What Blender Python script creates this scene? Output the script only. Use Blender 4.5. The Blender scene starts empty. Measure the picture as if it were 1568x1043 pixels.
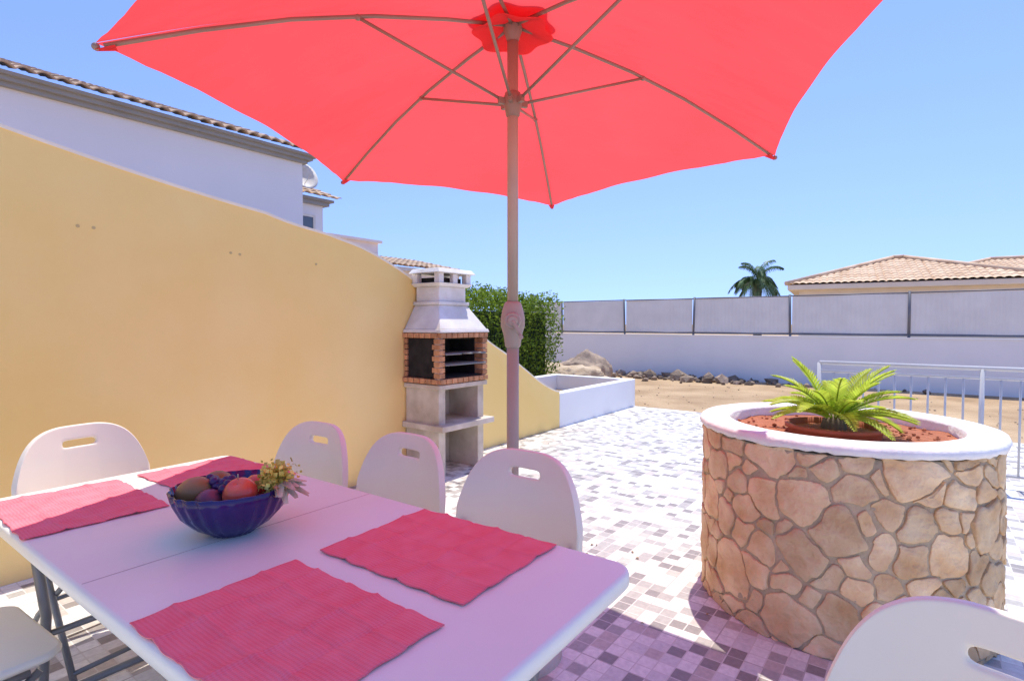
import bpy, math, random
from math import sin, cos, pi, radians, sqrt, atan2
from mathutils import Vector, Matrix, noise
random.seed(7)
scene = bpy.context.scene
scene.view_settings.view_transform = 'Standard'
scene.view_settings.look = 'None'
scene.view_settings.exposure = 0

# ------------------------------------------------------------------ helpers
class MB:
    def __init__(s): s.v=[]; s.f=[]; s.m=[]; s.sm=[]
    def face(s, idx, mi=0, smooth=False):
        s.f.append(tuple(idx)); s.m.append(mi); s.sm.append(smooth)
    def add(s, verts, faces, mi=0, smooth=False):
        o=len(s.v); s.v += [tuple(p) for p in verts]
        for f in faces: s.face([i+o for i in f], mi, smooth)
    def box(s, x0,x1,y0,y1,z0,z1, mi=0, M=None):
        vs=[Vector(p) for p in [(x0,y0,z0),(x1,y0,z0),(x1,y1,z0),(x0,y1,z0),(x0,y0,z1),(x1,y0,z1),(x1,y1,z1),(x0,y1,z1)]]
        if M: vs=[M@p for p in vs]
        s.add(vs, [(3,2,1,0),(4,5,6,7),(0,1,5,4),(1,2,6,5),(2,3,7,6),(3,0,4,7)], mi)
    def cyl(s, p0, p1, r0, r1=None, n=12, mi=0, caps=True):
        if r1 is None: r1=r0
        p0=Vector(p0); p1=Vector(p1); d=(p1-p0).normalized()
        a=d.orthogonal().normalized(); b=d.cross(a)
        vs=[]
        for p,r in ((p0,r0),(p1,r1)):
            for i in range(n):
                t=2*pi*i/n; vs.append(p+a*cos(t)*r+b*sin(t)*r)
        o=len(s.v); s.v+=[tuple(q) for q in vs]
        for i in range(n):
            j=(i+1)%n; s.face((o+i,o+j,o+n+j,o+n+i),mi,True)
        if caps:
            s.face([o+i for i in range(n)][::-1],mi); s.face([o+n+i for i in range(n)],mi)
    def path(s, pts, r, n=10, mi=0):
        pts=[Vector(p) for p in pts]
        rings=[]; up=None
        for k,p in enumerate(pts):
            if k==0: d=pts[1]-pts[0]
            elif k==len(pts)-1: d=pts[-1]-pts[-2]
            else: d=(pts[k+1]-p).normalized()+(p-pts[k-1]).normalized()
            d.normalize()
            if up is None: a=d.orthogonal().normalized()
            else: a=(up-d*up.dot(d)).normalized()
            up=a; b=d.cross(a); o=len(s.v)
            for i in range(n):
                t=2*pi*i/n; s.v.append(tuple(p+a*cos(t)*r+b*sin(t)*r))
            rings.append(o)
        for k in range(len(rings)-1):
            for i in range(n):
                j=(i+1)%n; s.face((rings[k]+i,rings[k]+j,rings[k+1]+j,rings[k+1]+i),mi,True)
        s.face([rings[0]+i for i in range(n)][::-1],mi); s.face([rings[-1]+i for i in range(n)],mi)
    def lathe(s, prof, n=32, c=(0,0,0), mi=0, smooth=True, wob=None, M=None):
        o=len(s.v); k=len(prof)
        for i in range(n):
            t=2*pi*i/n
            for (r,z) in prof:
                rr = r*(wob(t) if wob else 1)
                p=Vector((rr*cos(t), rr*sin(t), z))
                if M: p=M@p
                s.v.append((c[0]+p.x, c[1]+p.y, c[2]+p.z))
        for i in range(n):
            j=(i+1)%n
            for q in range(k-1):
                s.face((o+i*k+q, o+j*k+q, o+j*k+q+1, o+i*k+q+1), mi, smooth)
    def ball(s, c, r, mi=0, n=16, sq=1.0, M=None):
        prof=[(max(1e-4,r*sin(pi*i/10)), -r*sq*cos(pi*i/10)) for i in range(11)]
        s.lathe(prof, n, c, mi, True, None, M)
    def obj(s, name, mats, loc=(0,0,0), rz=0, parent=None, bevel=0, subsurf=0, solid=0):
        me=bpy.data.meshes.new(name); me.from_pydata(s.v,[],s.f); me.update()
        for m in mats: me.materials.append(m)
        me.polygons.foreach_set('material_index', s.m)
        me.polygons.foreach_set('use_smooth', s.sm)
        ob=bpy.data.objects.new(name, me); scene.collection.objects.link(ob)
        ob.location=loc; ob.rotation_euler=(0,0,rz)
        if parent: ob.parent=parent
        if solid:
            md=ob.modifiers.new('s','SOLIDIFY'); md.thickness=solid; md.offset=0
        if bevel:
            md=ob.modifiers.new('b','BEVEL'); md.width=bevel; md.segments=2; md.limit_method='ANGLE'; md.angle_limit=radians(40)
        if subsurf:
            md=ob.modifiers.new('ss','SUBSURF'); md.levels=subsurf; md.render_levels=subsurf
        return ob

def empty(name, loc=(0,0,0), rz=0):
    e=bpy.data.objects.new(name,None); scene.collection.objects.link(e)
    e.location=loc; e.rotation_euler=(0,0,rz); return e

def nodes(name):
    m=bpy.data.materials.new(name); m.use_nodes=True
    nt=m.node_tree; return m, nt, nt.nodes, nt.links, nt.nodes['Principled BSDF']

def mat(name, col, rough=0.6, var=0.12, scale=6.0, bump=0.0, bscale=60.0, metal=0, island=0.0, spec=0.3, detail=4, col2=None, dist=0.01):
    m,nt,N,L,b=nodes(name)
    b.inputs['Roughness'].default_value=rough; b.inputs['Metallic'].default_value=metal
    b.inputs['Specular IOR Level'].default_value=spec
    tc=N.new('ShaderNodeTexCoord')
    nz=N.new('ShaderNodeTexNoise'); nz.inputs['Scale'].default_value=scale; nz.inputs['Detail'].default_value=detail
    L.new(tc.outputs['Object'], nz.inputs['Vector'])
    rp=N.new('ShaderNodeValToRGB'); rp.color_ramp.elements[0].position=0.3; rp.color_ramp.elements[1].position=0.7
    c=col; lo=[x*(1-var) for x in c]; hi=[min(1,x*(1+var)) for x in c]
    if col2: lo=list(c); hi=list(col2)
    rp.color_ramp.elements[0].color=(*lo,1); rp.color_ramp.elements[1].color=(*hi,1)
    L.new(nz.outputs['Fac'], rp.inputs['Fac'])
    out=rp.outputs['Color']
    if island>0:
        g=N.new('ShaderNodeNewGeometry'); hs=N.new('ShaderNodeHueSaturation')
        mr=N.new('ShaderNodeMapRange'); mr.inputs['To Min'].default_value=1-island; mr.inputs['To Max'].default_value=1+island
        L.new(g.outputs['Random Per Island'], mr.inputs['Value']); L.new(mr.outputs['Result'], hs.inputs['Value'])
        L.new(out, hs.inputs['Color']); out=hs.outputs['Color']
    L.new(out, b.inputs['Base Color'])
    if bump>0:
        n2=N.new('ShaderNodeTexNoise'); n2.inputs['Scale'].default_value=bscale; n2.inputs['Detail'].default_value=5
        L.new(tc.outputs['Object'], n2.inputs['Vector'])
        bp=N.new('ShaderNodeBump'); bp.inputs['Strength'].default_value=bump; bp.inputs['Distance'].default_value=dist
        L.new(n2.outputs['Fac'], bp.inputs['Height']); L.new(bp.outputs['Normal'], b.inputs['Normal'])
    return m

# ------------------------------------------------------------------ materials
M_plaster = mat('yellow_plaster', (0.95,0.65,0.21), 0.85, 0.05, 0.9, 0.35, 70, dist=0.005, detail=9, col2=(1.0,0.75,0.31))
M_white   = mat('white_plaster', (0.86,0.85,0.81), 0.85, 0.06, 1.5, 0.3, 70, dist=0.004, detail=9, col2=(0.92,0.90,0.86))
M_housew  = mat('house_render', (0.84,0.83,0.82), 0.85, 0.05, 0.8, 0.2, 40, detail=9, col2=(0.90,0.88,0.87))
M_rim     = mat('rim_whitewash', (0.87,0.85,0.80), 0.8, 0.07, 9, 0.5, 40)
M_plastic = mat('chair_plastic', (0.92,0.84,0.66), 0.42, 0.03, 4, 0.15, 350, spec=0.4, dist=0.001)
M_table   = mat('table_plastic', (0.93,0.91,0.77), 0.38, 0.03, 3, 0.2, 300, spec=0.45, dist=0.001)
M_steel   = mat('grey_steel', (0.23,0.23,0.22), 0.4, 0.1, 8, metal=0.3, spec=0.5)
M_taupe   = mat('pole_paint', (0.44,0.37,0.27), 0.4, 0.08, 5, spec=0.5)
M_ribs    = mat('rib_paint', (0.30,0.20,0.15), 0.4, 0.08, 5, spec=0.5)
M_crank   = mat('crank_plastic', (0.42,0.37,0.29), 0.45, 0.05, 8)
M_brick   = mat('brick', (0.55,0.27,0.13), 0.85, 0.2, 25, 0.4, 80, island=0.25)
M_mortar  = mat('mortar', (0.50,0.43,0.36), 0.9, 0.1, 20, 0.3, 80)
M_conc    = mat('cast_concrete', (0.46,0.38,0.28), 0.85, 0.16, 5, 0.4, 90, detail=9, col2=(0.74,0.66,0.54))
M_concw   = mat('white_concrete', (0.64,0.59,0.51), 0.85, 0.10, 5, 0.3, 90, detail=9, col2=(0.86,0.83,0.77))
M_soot    = mat('soot', (0.025,0.022,0.02), 0.9, 0.4, 12)
M_stone   = mat('limestone', (0.62,0.37,0.17), 0.85, 0.2, 7, 0.9, 28, island=0.20, col2=(0.92,0.70,0.42), detail=9, dist=0.018)
M_pmortar = mat('stone_mortar', (0.52,0.41,0.27), 0.95, 0.15, 18, 0.8, 60)
M_soil    = mat('red_soil', (0.36,0.12,0.06), 0.95, 0.3, 25, 1.0, 50, col2=(0.50,0.19,0.10), dist=0.02)
M_pot     = mat('terracotta', (0.40,0.11,0.06), 0.7, 0.15, 12)
M_sand    = mat('sandy_ground', (0.32,0.205,0.11), 0.95, 0.2, 0.9, 0.9, 14, col2=(0.58,0.42,0.25), detail=12, dist=0.05)
M_rock    = mat('rock', (0.18,0.135,0.10), 0.9, 0.3, 5, 0.8, 12, island=0.5, col2=(0.38,0.29,0.21), dist=0.03)
M_pale    = mat('pale_rock', (0.44,0.32,0.20), 0.9, 0.2, 4, 0.8, 10, col2=(0.64,0.50,0.34), dist=0.04)
M_fence   = mat('fence_panel', (0.82,0.79,0.72), 0.7, 0.05, 3)
M_post    = mat('fence_steel', (0.20,0.20,0.21), 0.5, 0.1, 5, metal=0.2)
M_rail    = mat('rail_paint', (0.62,0.62,0.60), 0.4, 0.05, 5, spec=0.5)
M_tile    = mat('roof_tile', (0.55,0.36,0.21), 0.85, 0.25, 1.5, 0.3, 30, col2=(0.80,0.60,0.40), detail=8)
M_tile2   = mat('aged_roof_tile', (0.34,0.24,0.15), 0.9, 0.25, 3, 0.4, 30, col2=(0.66,0.48,0.33), detail=8)
M_corn    = mat('cornice_grey', (0.36,0.36,0.35), 0.8, 0.08, 3)
M_cream   = mat('cream_render', (0.82,0.72,0.56), 0.85, 0.05, 2)
M_pinkw   = mat('pinkish_render', (0.86,0.76,0.68), 0.85, 0.05, 2)
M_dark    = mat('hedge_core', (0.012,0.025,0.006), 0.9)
M_palm    = mat('palm_leaf', (0.10,0.17,0.06), 0.5, 0.3, 2, island=0.35)
M_trunk   = mat('palm_trunk', (0.20,0.15,0.10), 0.9, 0.3, 8, 0.6, 20)
M_glassW  = mat('window_glass', (0.10,0.13,0.16), 0.1, 0.1, 2, spec=0.6)

def leaf_translucent(name, c1, c2, isl=0.25):
    m=mat(name, c1, 0.45, 0.1, 8, island=isl, col2=c2)
    nt=m.node_tree; N=nt.nodes; L=nt.links; b=N['Principled BSDF']; out=N['Material Output']
    src=b.inputs['Base Color'].links[0].from_socket
    tr=N.new('ShaderNodeBsdfTranslucent'); mx=N.new('ShaderNodeMixShader'); mx.inputs[0].default_value=0.45
    L.new(src,tr.inputs['Color']); L.new(b.outputs[0],mx.inputs[1]); L.new(tr.outputs[0],mx.inputs[2]); L.new(mx.outputs[0],out.inputs['Surface'])
    return m
M_cycad = leaf_translucent('cycad_leaf', (0.38,0.52,0.04), (0.62,0.74,0.10))
M_leafH = leaf_translucent('hedge_leaf_t', (0.11,0.18,0.015), (0.28,0.40,0.04), 0.5)

def canopy_mat():
    m,nt,N,L,b=nodes('parasol_fabric')
    out=N['Material Output']
    tc=N.new('ShaderNodeTexCoord')
    nz=N.new('ShaderNodeTexNoise'); nz.inputs['Scale'].default_value=2.0; nz.inputs['Detail'].default_value=3
    L.new(tc.outputs['Object'],nz.inputs['Vector'])
    rp=N.new('ShaderNodeValToRGB'); rp.color_ramp.elements[0].color=(0.87,0.078,0.080,1); rp.color_ramp.elements[1].color=(0.93,0.102,0.105,1)
    L.new(nz.outputs['Fac'],rp.inputs['Fac']); L.new(rp.outputs['Color'],b.inputs['Base Color'])
    b.inputs['Roughness'].default_value=0.95; b.inputs['Specular IOR Level'].default_value=0.03
    tr=N.new('ShaderNodeBsdfTranslucent'); L.new(rp.outputs['Color'],tr.inputs['Color'])
    mx=N.new('ShaderNodeMixShader'); mx.inputs[0].default_value=0.56
    L.new(b.outputs[0],mx.inputs[1]); L.new(tr.outputs[0],mx.inputs[2]); L.new(mx.outputs[0],out.inputs['Surface'])
    mp=N.new('ShaderNodeMapping'); mp.inputs['Scale'].default_value=(3,7,3); mp.inputs['Rotation'].default_value=(0,0,0.7)
    L.new(tc.outputs['Object'],mp.inputs['Vector'])
    n2=N.new('ShaderNodeTexNoise'); n2.inputs['Scale'].default_value=1.2; n2.inputs['Detail'].default_value=1.5
    L.new(mp.outputs[0],n2.inputs['Vector'])
    bp=N.new('ShaderNodeBump'); bp.inputs['Strength'].default_value=0.5; bp.inputs['Distance'].default_value=0.04
    L.new(n2.outputs['Fac'],bp.inputs['Height']); L.new(bp.outputs['Normal'],b.inputs['Normal']); L.new(bp.outputs['Normal'],tr.inputs['Normal'])
    return m
M_canopy=canopy_mat()

def placemat_mat():
    m,nt,N,L,b=nodes('placemat_cotton')
    tc=N.new('ShaderNodeTexCoord')
    w=N.new('ShaderNodeTexWave'); w.wave_type='BANDS'; w.bands_direction='Y'; w.inputs['Scale'].default_value=38; w.inputs['Distortion'].default_value=1.2; w.inputs['Detail'].default_value=2
    w3=N.new('ShaderNodeTexWave'); w3.bands_direction='X'; w3.inputs['Scale'].default_value=60; w3.inputs['Distortion'].default_value=.8
    w2=N.new('ShaderNodeTexNoise'); w2.inputs['Scale'].default_value=16; w2.inputs['Detail'].default_value=6
    for q in (w,w2,w3): L.new(tc.outputs['Object'],q.inputs['Vector'])
    aw=N.new('ShaderNodeMath'); aw.operation='ADD'; L.new(w.outputs['Fac'],aw.inputs[0]); L.new(w3.outputs['Fac'],aw.inputs[1])
    ml=N.new('ShaderNodeMath'); ml.operation='MULTIPLY'; ml.inputs[1].default_value=0.22; L.new(aw.outputs[0],ml.inputs[0])
    ad=N.new('ShaderNodeMath'); ad.operation='ADD'; L.new(w2.outputs['Fac'],ad.inputs[0]); L.new(ml.outputs[0],ad.inputs[1])
    rp=N.new('ShaderNodeValToRGB'); rp.color_ramp.elements[0].position=.35; rp.color_ramp.elements[0].color=(0.96,0.15,0.175,1); rp.color_ramp.elements[1].color=(1.0,0.27,0.30,1)
    L.new(ad.outputs[0],rp.inputs['Fac']); L.new(rp.outputs['Color'],b.inputs['Base Color'])
    b.inputs['Roughness'].default_value=0.85; b.inputs['Specular IOR Level'].default_value=0.15
    bp=N.new('ShaderNodeBump'); bp.inputs['Strength'].default_value=0.35; bp.inputs['Distance'].default_value=0.0012
    L.new(aw.outputs[0],bp.inputs['Height']); L.new(bp.outputs['Normal'],b.inputs['Normal'])
    return m
M_mat=placemat_mat()

def tile_floor_mat():
    m,nt,N,L,b=nodes('patio_tiles')
    tc=N.new('ShaderNodeTexCoord')
    def cells(scale, seed):
        mp=N.new('ShaderNodeVectorMath'); mp.operation='SCALE'; mp.inputs['Scale'].default_value=scale
        L.new(tc.outputs['Object'],mp.inputs[0])
        fl=N.new('ShaderNodeVectorMath'); fl.operation='FLOOR'; L.new(mp.outputs[0],fl.inputs[0])
        ad=N.new('ShaderNodeVectorMath'); ad.operation='ADD'; ad.inputs[1].default_value=(seed,seed*1.7,0.5); L.new(fl.outputs[0],ad.inputs[0])
        wn=N.new('ShaderNodeTexWhiteNoise'); wn.noise_dimensions='2D'; L.new(ad.outputs[0],wn.inputs['Vector'])
        fr=N.new('ShaderNodeVectorMath'); fr.operation='FRACTION'; L.new(mp.outputs[0],fr.inputs[0])
        sb=N.new('ShaderNodeVectorMath'); sb.operation='SUBTRACT'; sb.inputs[1].default_value=(.5,.5,.5); L.new(fr.outputs[0],sb.inputs[0])
        ab=N.new('ShaderNodeVectorMath'); ab.operation='ABSOLUTE'; L.new(sb.outputs[0],ab.inputs[0])
        sp=N.new('ShaderNodeSeparateXYZ'); L.new(ab.outputs[0],sp.inputs[0])
        mx=N.new('ShaderNodeMath'); mx.operation='MAXIMUM'; L.new(sp.outputs[0],mx.inputs[0]); L.new(sp.outputs[1],mx.inputs[1])
        return wn.outputs['Value'], mx.outputs[0]
    v1,e1=cells(1/0.066,3.0)
    rp=N.new('ShaderNodeValToRGB'); cr=rp.color_ramp; cr.interpolation='CONSTANT'
    cols=[(0.0,(0.87,0.85,0.78)),(0.34,(0.74,0.72,0.67)),(0.56,(0.46,0.43,0.39)),(0.72,(0.32,0.285,0.26)),(0.86,(0.60,0.53,0.46))]
    cr.elements[0].position=0; cr.elements[0].color=(*cols[0][1],1)
    cr.elements[1].position=cols[1][0]; cr.elements[1].color=(*cols[1][1],1)
    for p,c in cols[2:]:
        e=cr.elements.new(p); e.color=(*c,1)
    L.new(v1,rp.inputs['Fac'])
    nz=N.new('ShaderNodeTexNoise'); nz.inputs['Scale'].default_value=45; nz.inputs['Detail'].default_value=4; L.new(tc.outputs['Object'],nz.inputs['Vector'])
    mr=N.new('ShaderNodeMapRange'); mr.inputs['To Min'].default_value=0.70; mr.inputs['To Max'].default_value=1.25; L.new(nz.outputs['Fac'],mr.inputs['Value'])
    nz2=N.new('ShaderNodeTexNoise'); nz2.inputs['Scale'].default_value=1.1; nz2.inputs['Detail'].default_value=5; L.new(tc.outputs['Object'],nz2.inputs['Vector'])
    mr2=N.new('ShaderNodeMapRange'); mr2.inputs['To Min'].default_value=0.82; mr2.inputs['To Max'].default_value=1.14; L.new(nz2.outputs['Fac'],mr2.inputs['Value'])
    mm=N.new('ShaderNodeMath'); mm.operation='MULTIPLY'; L.new(mr.outputs[0],mm.inputs[0]); L.new(mr2.outputs[0],mm.inputs[1])
    hs=N.new('ShaderNodeHueSaturation'); L.new(mm.outputs[0],hs.inputs['Value']); L.new(rp.outputs['Color'],hs.inputs['Color'])
    gt=N.new('ShaderNodeMath'); gt.operation='GREATER_THAN'; gt.inputs[1].default_value=0.462; L.new(e1,gt.inputs[0])
    mx=N.new('ShaderNodeMix'); mx.data_type='RGBA'; L.new(gt.outputs[0],mx.inputs[0]); L.new(hs.outputs[0],mx.inputs[6]); mx.inputs[7].default_value=(0.68,0.64,0.58,1)
    v2,e2=cells(1/0.33,9.0)
    gt2=N.new('ShaderNodeMath'); gt2.operation='GREATER_THAN'; gt2.inputs[1].default_value=0.492; L.new(e2,gt2.inputs[0])
    mx2=N.new('ShaderNodeMix'); mx2.data_type='RGBA'; L.new(gt2.outputs[0],mx2.inputs[0]); L.new(mx.outputs[2],mx2.inputs[6]); mx2.inputs[7].default_value=(0.50,0.46,0.41,1)
    L.new(mx2.outputs[2],b.inputs['Base Color'])
    b.inputs['Roughness'].default_value=0.45; b.inputs['Specular IOR Level'].default_value=0.35
    bp=N.new('ShaderNodeBump'); bp.inputs['Strength'].default_value=0.4; bp.inputs['Distance'].default_value=0.002; bp.invert=True
    L.new(gt.outputs[0],bp.inputs['Height']); L.new(bp.outputs['Normal'],b.inputs['Normal'])
    return m
M_floor=tile_floor_mat()

# ------------------------------------------------------------------ frames
WA=atan2(.8,.6)                       # boundary wall direction
WO=Vector((.593,6.85,0))
def wp(a,b,z=0): return Vector((WO.x+a*.6-b*.8, WO.y+a*.8+b*.6, z))

# ------------------------------------------------------------------ ground + patio
g=MB(); S=600
g.add([(-S,-S,-.012),(S,-S,-.012),(S,S,-.012),(-S,S,-.012)],[(0,1,2,3)])
g.obj('ground',[M_sand])
g=MB()
g.box(-14,2.24,-9,0.0,-.1,0.0)
g.obj('patio_floor',[M_floor],WO,WA)

# ------------------------------------------------------------------ yellow garden wall
def smooth_prof(pts, n):
    out=[]
    for i in range(len(pts)-1):
        p0=pts[max(i-1,0)];p1=pts[i];p2=pts[i+1];p3=pts[min(i+2,len(pts)-1)]
        for k in range(n):
            t=k/n; z=0.5*((2*p1[1])+(-p0[1]+p2[1])*t+(2*p0[1]-5*p1[1]+4*p2[1]-p3[1])*t*t+(-p0[1]+3*p1[1]-3*p2[1]+p3[1])*t**3)
            out.append((p1[0]+(p2[0]-p1[0])*t,z))
    out.append(pts[-1]); return out
prof=smooth_prof([(-12,2.75),(-8,2.62),(-5.18,2.27),(-3.8,2.055),(-3.3,1.97),(-3.0,1.905),(-2.7,1.80),(-2.43,1.67),(-2.0,1.45),(-1.48,1.16),(-1.1,.97),(-.79,.80),(-.4,.59),(0,.447)],8)
root=empty('garden_wall',WO,WA)
w=MB()
for (y,s) in ((0,1),(.16,-1)):
    o=len(w.v)
    for a,z in prof: w.v += [(a,y,-.1),(a,y,z)]
    for i in range(len(prof)-1):
        q=(o+2*i,o+2*i+2,o+2*i+3,o+2*i+1)
        w.face(q if s>0 else q[::-1])
n=len(prof)
w.face((2*(n-1),2*n+2*(n-1),2*n+2*(n-1)+1,2*(n-1)+1))
w.obj('wall_body',[M_plaster],parent=root)
c=MB()
for a,z in prof: c.v += [(a,-.005,z-.008),(a,-.005,z+.010),(a,.168,z+.010),(a,.168,z-.008)]
for i in range(n-1):
    for k in range(4):
        c.face((4*i+k,4*i+4+k,4*i+4+(k+1)%4,4*i+(k+1)%4),0,False)
c.face((0,1,2,3)); c.face((4*n-1,4*n-2,4*n-3,4*n-4))
c.obj('wall_coping',[mat('coping_paint',(0.90,0.80,0.60),.85,.06,4)],parent=root)
pl=MB()
for a,z in ((-4.86,1.82),(-4.79,1.82),(-4.05,1.76),(-3.99,1.755),(-3.42,1.74)):
    pl.cyl((a,-.003,z),(a,.004,z),.009,.009,10)
pl.obj('wall_plugs',[mat('plug',(0.62,0.45,0.2),.8,.05,4)],parent=root)

# ------------------------------------------------------------------ white raised bed
w=MB(); T=.13; H=.43
w.box(.003,2.24,-.003,T,-.1,H); w.box(.003,2.24,1.5-T,1.5,-.1,H)
w.box(2.24-T,2.237,T,1.5-T,-.1,H-.002); w.box(.003,T,T,1.5-T,-.1,H-.002)
w.box(T,2.24-T,T,1.5-T,-.1,.18,1)
w.obj('raised_bed',[M_white,M_sand],WO,WA,bevel=.01)

# ------------------------------------------------------------------ barbecue
bbq=empty('brick_barbecue', wp(-2.57,0), WA)
W,Dp=.62,.44
m=MB()
m.box(.02,.10,-Dp+.03,-.01,0,.78); m.box(W-.10,W-.02,-Dp+.03,-.01,0,.78)
m.box(.10,W-.10,-.06,-.012,0,.78)
m.box(-.02,W+.04,-Dp-.05,-.004,.40,.45)
m.box(0,W,-Dp,-.004,.745,.785)
m.obj('base',[M_conc],parent=bbq,bevel=.006)
m=MB()
bh=.048; z=.79; row=0
def bricks_line(m, p0, p1, z, depth_dir, blen=.15, dep=.07, off=0):
    p0=Vector(p0); p1=Vector(p1); L=(p1-p0).length; d=(p1-p0)/L; nrm=Vector(depth_dir)
    s=-off
    while s<L-.001:
        a=max(0,s)+.004; b_=min(L,s+blen)-.004
        if b_-a>.015:
            q0=p0+d*a; q1=p0+d*b_
            vs=[q0,q1,q1+nrm*dep,q0+nrm*dep]
            m.add([ (v.x,v.y,z+.003) for v in vs]+[(v.x,v.y,z+bh-.004) for v in vs],[(3,2,1,0),(4,5,6,7),(0,1,5,4),(1,2,6,5),(2,3,7,6),(3,0,4,7)],0)
        s+=blen
while z<1.20:
    solid = row in (0,8)
    off=(row%2)*.075
    if solid:
        bricks_line(m,(0,-Dp-.012,0),(W,-Dp-.012,0),z,(0,1,0),.07,.2)
        bricks_line(m,(-.012,-.0,0),(-.012,-Dp,0),z,(1,0,0),.07,.08)
        bricks_line(m,(W+.0,-.0,0),(W+.0,-Dp,0),z,(-1,0,0),.15,.08,off)
    else:
        for x0,x1 in ((0,.065),(W-.065,W)):
            m.box(x0+.001,x1,-Dp,-Dp+.09-(row%2)*.02,z+.003,z+bh-.004,0)
        bricks_line(m,(0,-.005,0),(0,-.05,0),z,(1,0,0),.12,.06,off)
        bricks_line(m,(W,-.005,0),(W,-Dp,0),z,(-1,0,0),.15,.06,off)
    z+=bh; row+=1
ztop=z
m.box(W-.055,W-.008,-Dp+.012,-.01,.79,ztop-.003,1)
m.box(.006,.055,-Dp+.012,-Dp+.066,.79,ztop-.004,1)
m.box(.01,W-.01,-.03,-.006,.79,ztop-.003,2)
m.box(.018,.026,-Dp+.066,-.03,.84,ztop-.05,2)
m.box(W-.068,W-.06,-Dp+.10,-.03,.84,ztop-.05,2)
m.box(.06,W-.06,-Dp+.02,-.03,.838,.846,2)
m.box(.03,W-.03,-Dp+.09,-.03,ztop-.06,ztop-.052,2)
m.obj('firebox',[M_brick,M_mortar,M_soot],parent=bbq,bevel=.003)
m=MB()
for zz in (.95,1.04):
    m.cyl((.05,-Dp-.02,zz),(W-.05,-Dp-.02,zz),.006); m.cyl((.05,-.08,zz),(W-.05,-.08,zz),.006)
    for i in range(14):
        x=.06+i*(W-.12)/13; m.cyl((x,-Dp-.02,zz+.006),(x,-.08,zz+.006),.003,n=6)
m.cyl((W*.4,-Dp-.02,1.04),(W*.4,-Dp-.14,1.05),.006); m.cyl((W*.6,-Dp-.02,1.04),(W*.6,-Dp-.14,1.05),.006)
m.obj('grill_rack',[M_steel],parent=bbq)
m=MB()
def frustum(m,b,t,z0,z1,mi=0):
    (x0,x1,y0,y1)=b;(X0,X1,Y0,Y1)=t
    m.add([(x0,y0,z0),(x1,y0,z0),(x1,y1,z0),(x0,y1,z0),(X0,Y0,z1),(X1,Y0,z1),(X1,Y1,z1),(X0,Y1,z1)],[(3,2,1,0),(4,5,6,7),(0,1,5,4),(1,2,6,5),(2,3,7,6),(3,0,4,7)],mi)
zt=ztop
frustum(m,(-.01,W+.01,-Dp-.02,-.005),(.0,W,-Dp-.01,-.005),zt,zt+.03)
frustum(m,(.01,W-.01,-Dp,-.005),(.13,W-.13,-.31,-.01),zt+.03,1.46)
frustum(m,(.115,W-.115,-.325,-.005),(.115,W-.115,-.325,-.005),1.46,1.49)
frustum(m,(.14,W-.14,-.30,-.02),(.14,W-.14,-.30,-.02),1.49,1.62)
frustum(m,(.12,W-.12,-.32,-.01),(.09,W-.09,-.35,.0),1.62,1.65)
for x in (.105,W-.165):
    for y in (-.335,-.065): m.box(x,x+.06,y,y+.06,1.65,1.735)
m.box(W/2-.03,W/2+.03,-.335,-.29,1.65,1.735)
frustum(m,(.07,W-.07,-.37,.01),(.10,W-.10,-.34,-.01),1.735,1.775)
m.obj('hood_chimney',[M_concw],parent=bbq,bevel=.006)
m=MB(); m.box(.17,W-.17,-.27,-.04,1.63,1.70); m.obj('flue',[M_soot],parent=bbq)

# ------------------------------------------------------------------ hedge (behind wall)
def leaf_cloud(mb, n, sampler, size, mi=0):
    for _ in range(n):
        p=sampler(); s=size*random.uniform(.6,1.4)
        a=Vector((random.gauss(0,1),random.gauss(0,1),random.gauss(0,1))).normalized(); b_=a.orthogonal().normalized(); c_=a.cross(b_)
        b_,c_ = (b_*cos(1)+c_*sin(1)), (c_*cos(1)-b_*sin(1))
        mb.add([p-b_*s, p+c_*s*.45, p+b_*s, p-c_*s*.45],[(0,1,2,3)],mi)
h=MB()
HL=5.6
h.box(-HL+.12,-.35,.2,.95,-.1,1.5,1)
def hs():
    while True:
        x=random.uniform(-HL,.1); y=random.uniform(0,1.15); z=random.uniform(.0,1.98)
        k=noise.noise(Vector((x*1.3,y*1.3,z*1.3)))*.16+noise.noise(Vector((x*4,y*4,z*4+7)))*.12
        xe=.05-.30*(1-min(1,z/1.1))
        topz=1.83+.04*sin(x*2.3)-.5*max(0,(x+.45))**2
        e=min(y, 1.15-y, xe-x, x+HL, topz-z)
        e2=e+k*.9
        if 0<e2<.26 and (y<.75 or z>1.4 or x>-.5): return Vector((x,y,z))
leaf_cloud(h,30000,hs,.030)
hb=Vector((1.0,10.6,0))
h.obj('hedge',[M_leafH,M_dark],hb,WA)

# ------------------------------------------------------------------ back boundary wall and fence
FO=Vector((2.6,14.5,0)); FA=atan2(-.6,.8)
f=MB(); x0,x1=-6.5,26
f.box(x0,x1,0,.18,-.1,1.0); 
f.box(x0,x1,-.012,.192,1.0,1.025)
f.obj('boundary_wall',[M_white],FO,FA)
fr=empty('fence',FO,FA)
f=MB()
posts=[-3.8,-1.55,.36,2.15,4.27,6.37,8.7,11,13.3,15.6,18,20.4,22.8,25.2]
lean=[]
for k,u in enumerate(posts):
    ln=random.uniform(-.03,.03); lean.append(ln)
    f.cyl((u,.09,1.025),(u+ln,.09,1.93),.026,.026,10)
for k in range(len(posts)-1):
    a,b_=posts[k],posts[k+1]
    f.cyl((a+lean[k],.09,1.90),(b_+lean[k+1],.09,1.90+random.uniform(-.01,.01)),.014,n=8); f.cyl((a,.09,1.075),(b_,.09,1.075),.022,n=8)
f.obj('frame',[M_post],parent=fr)
f=MB()
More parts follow.
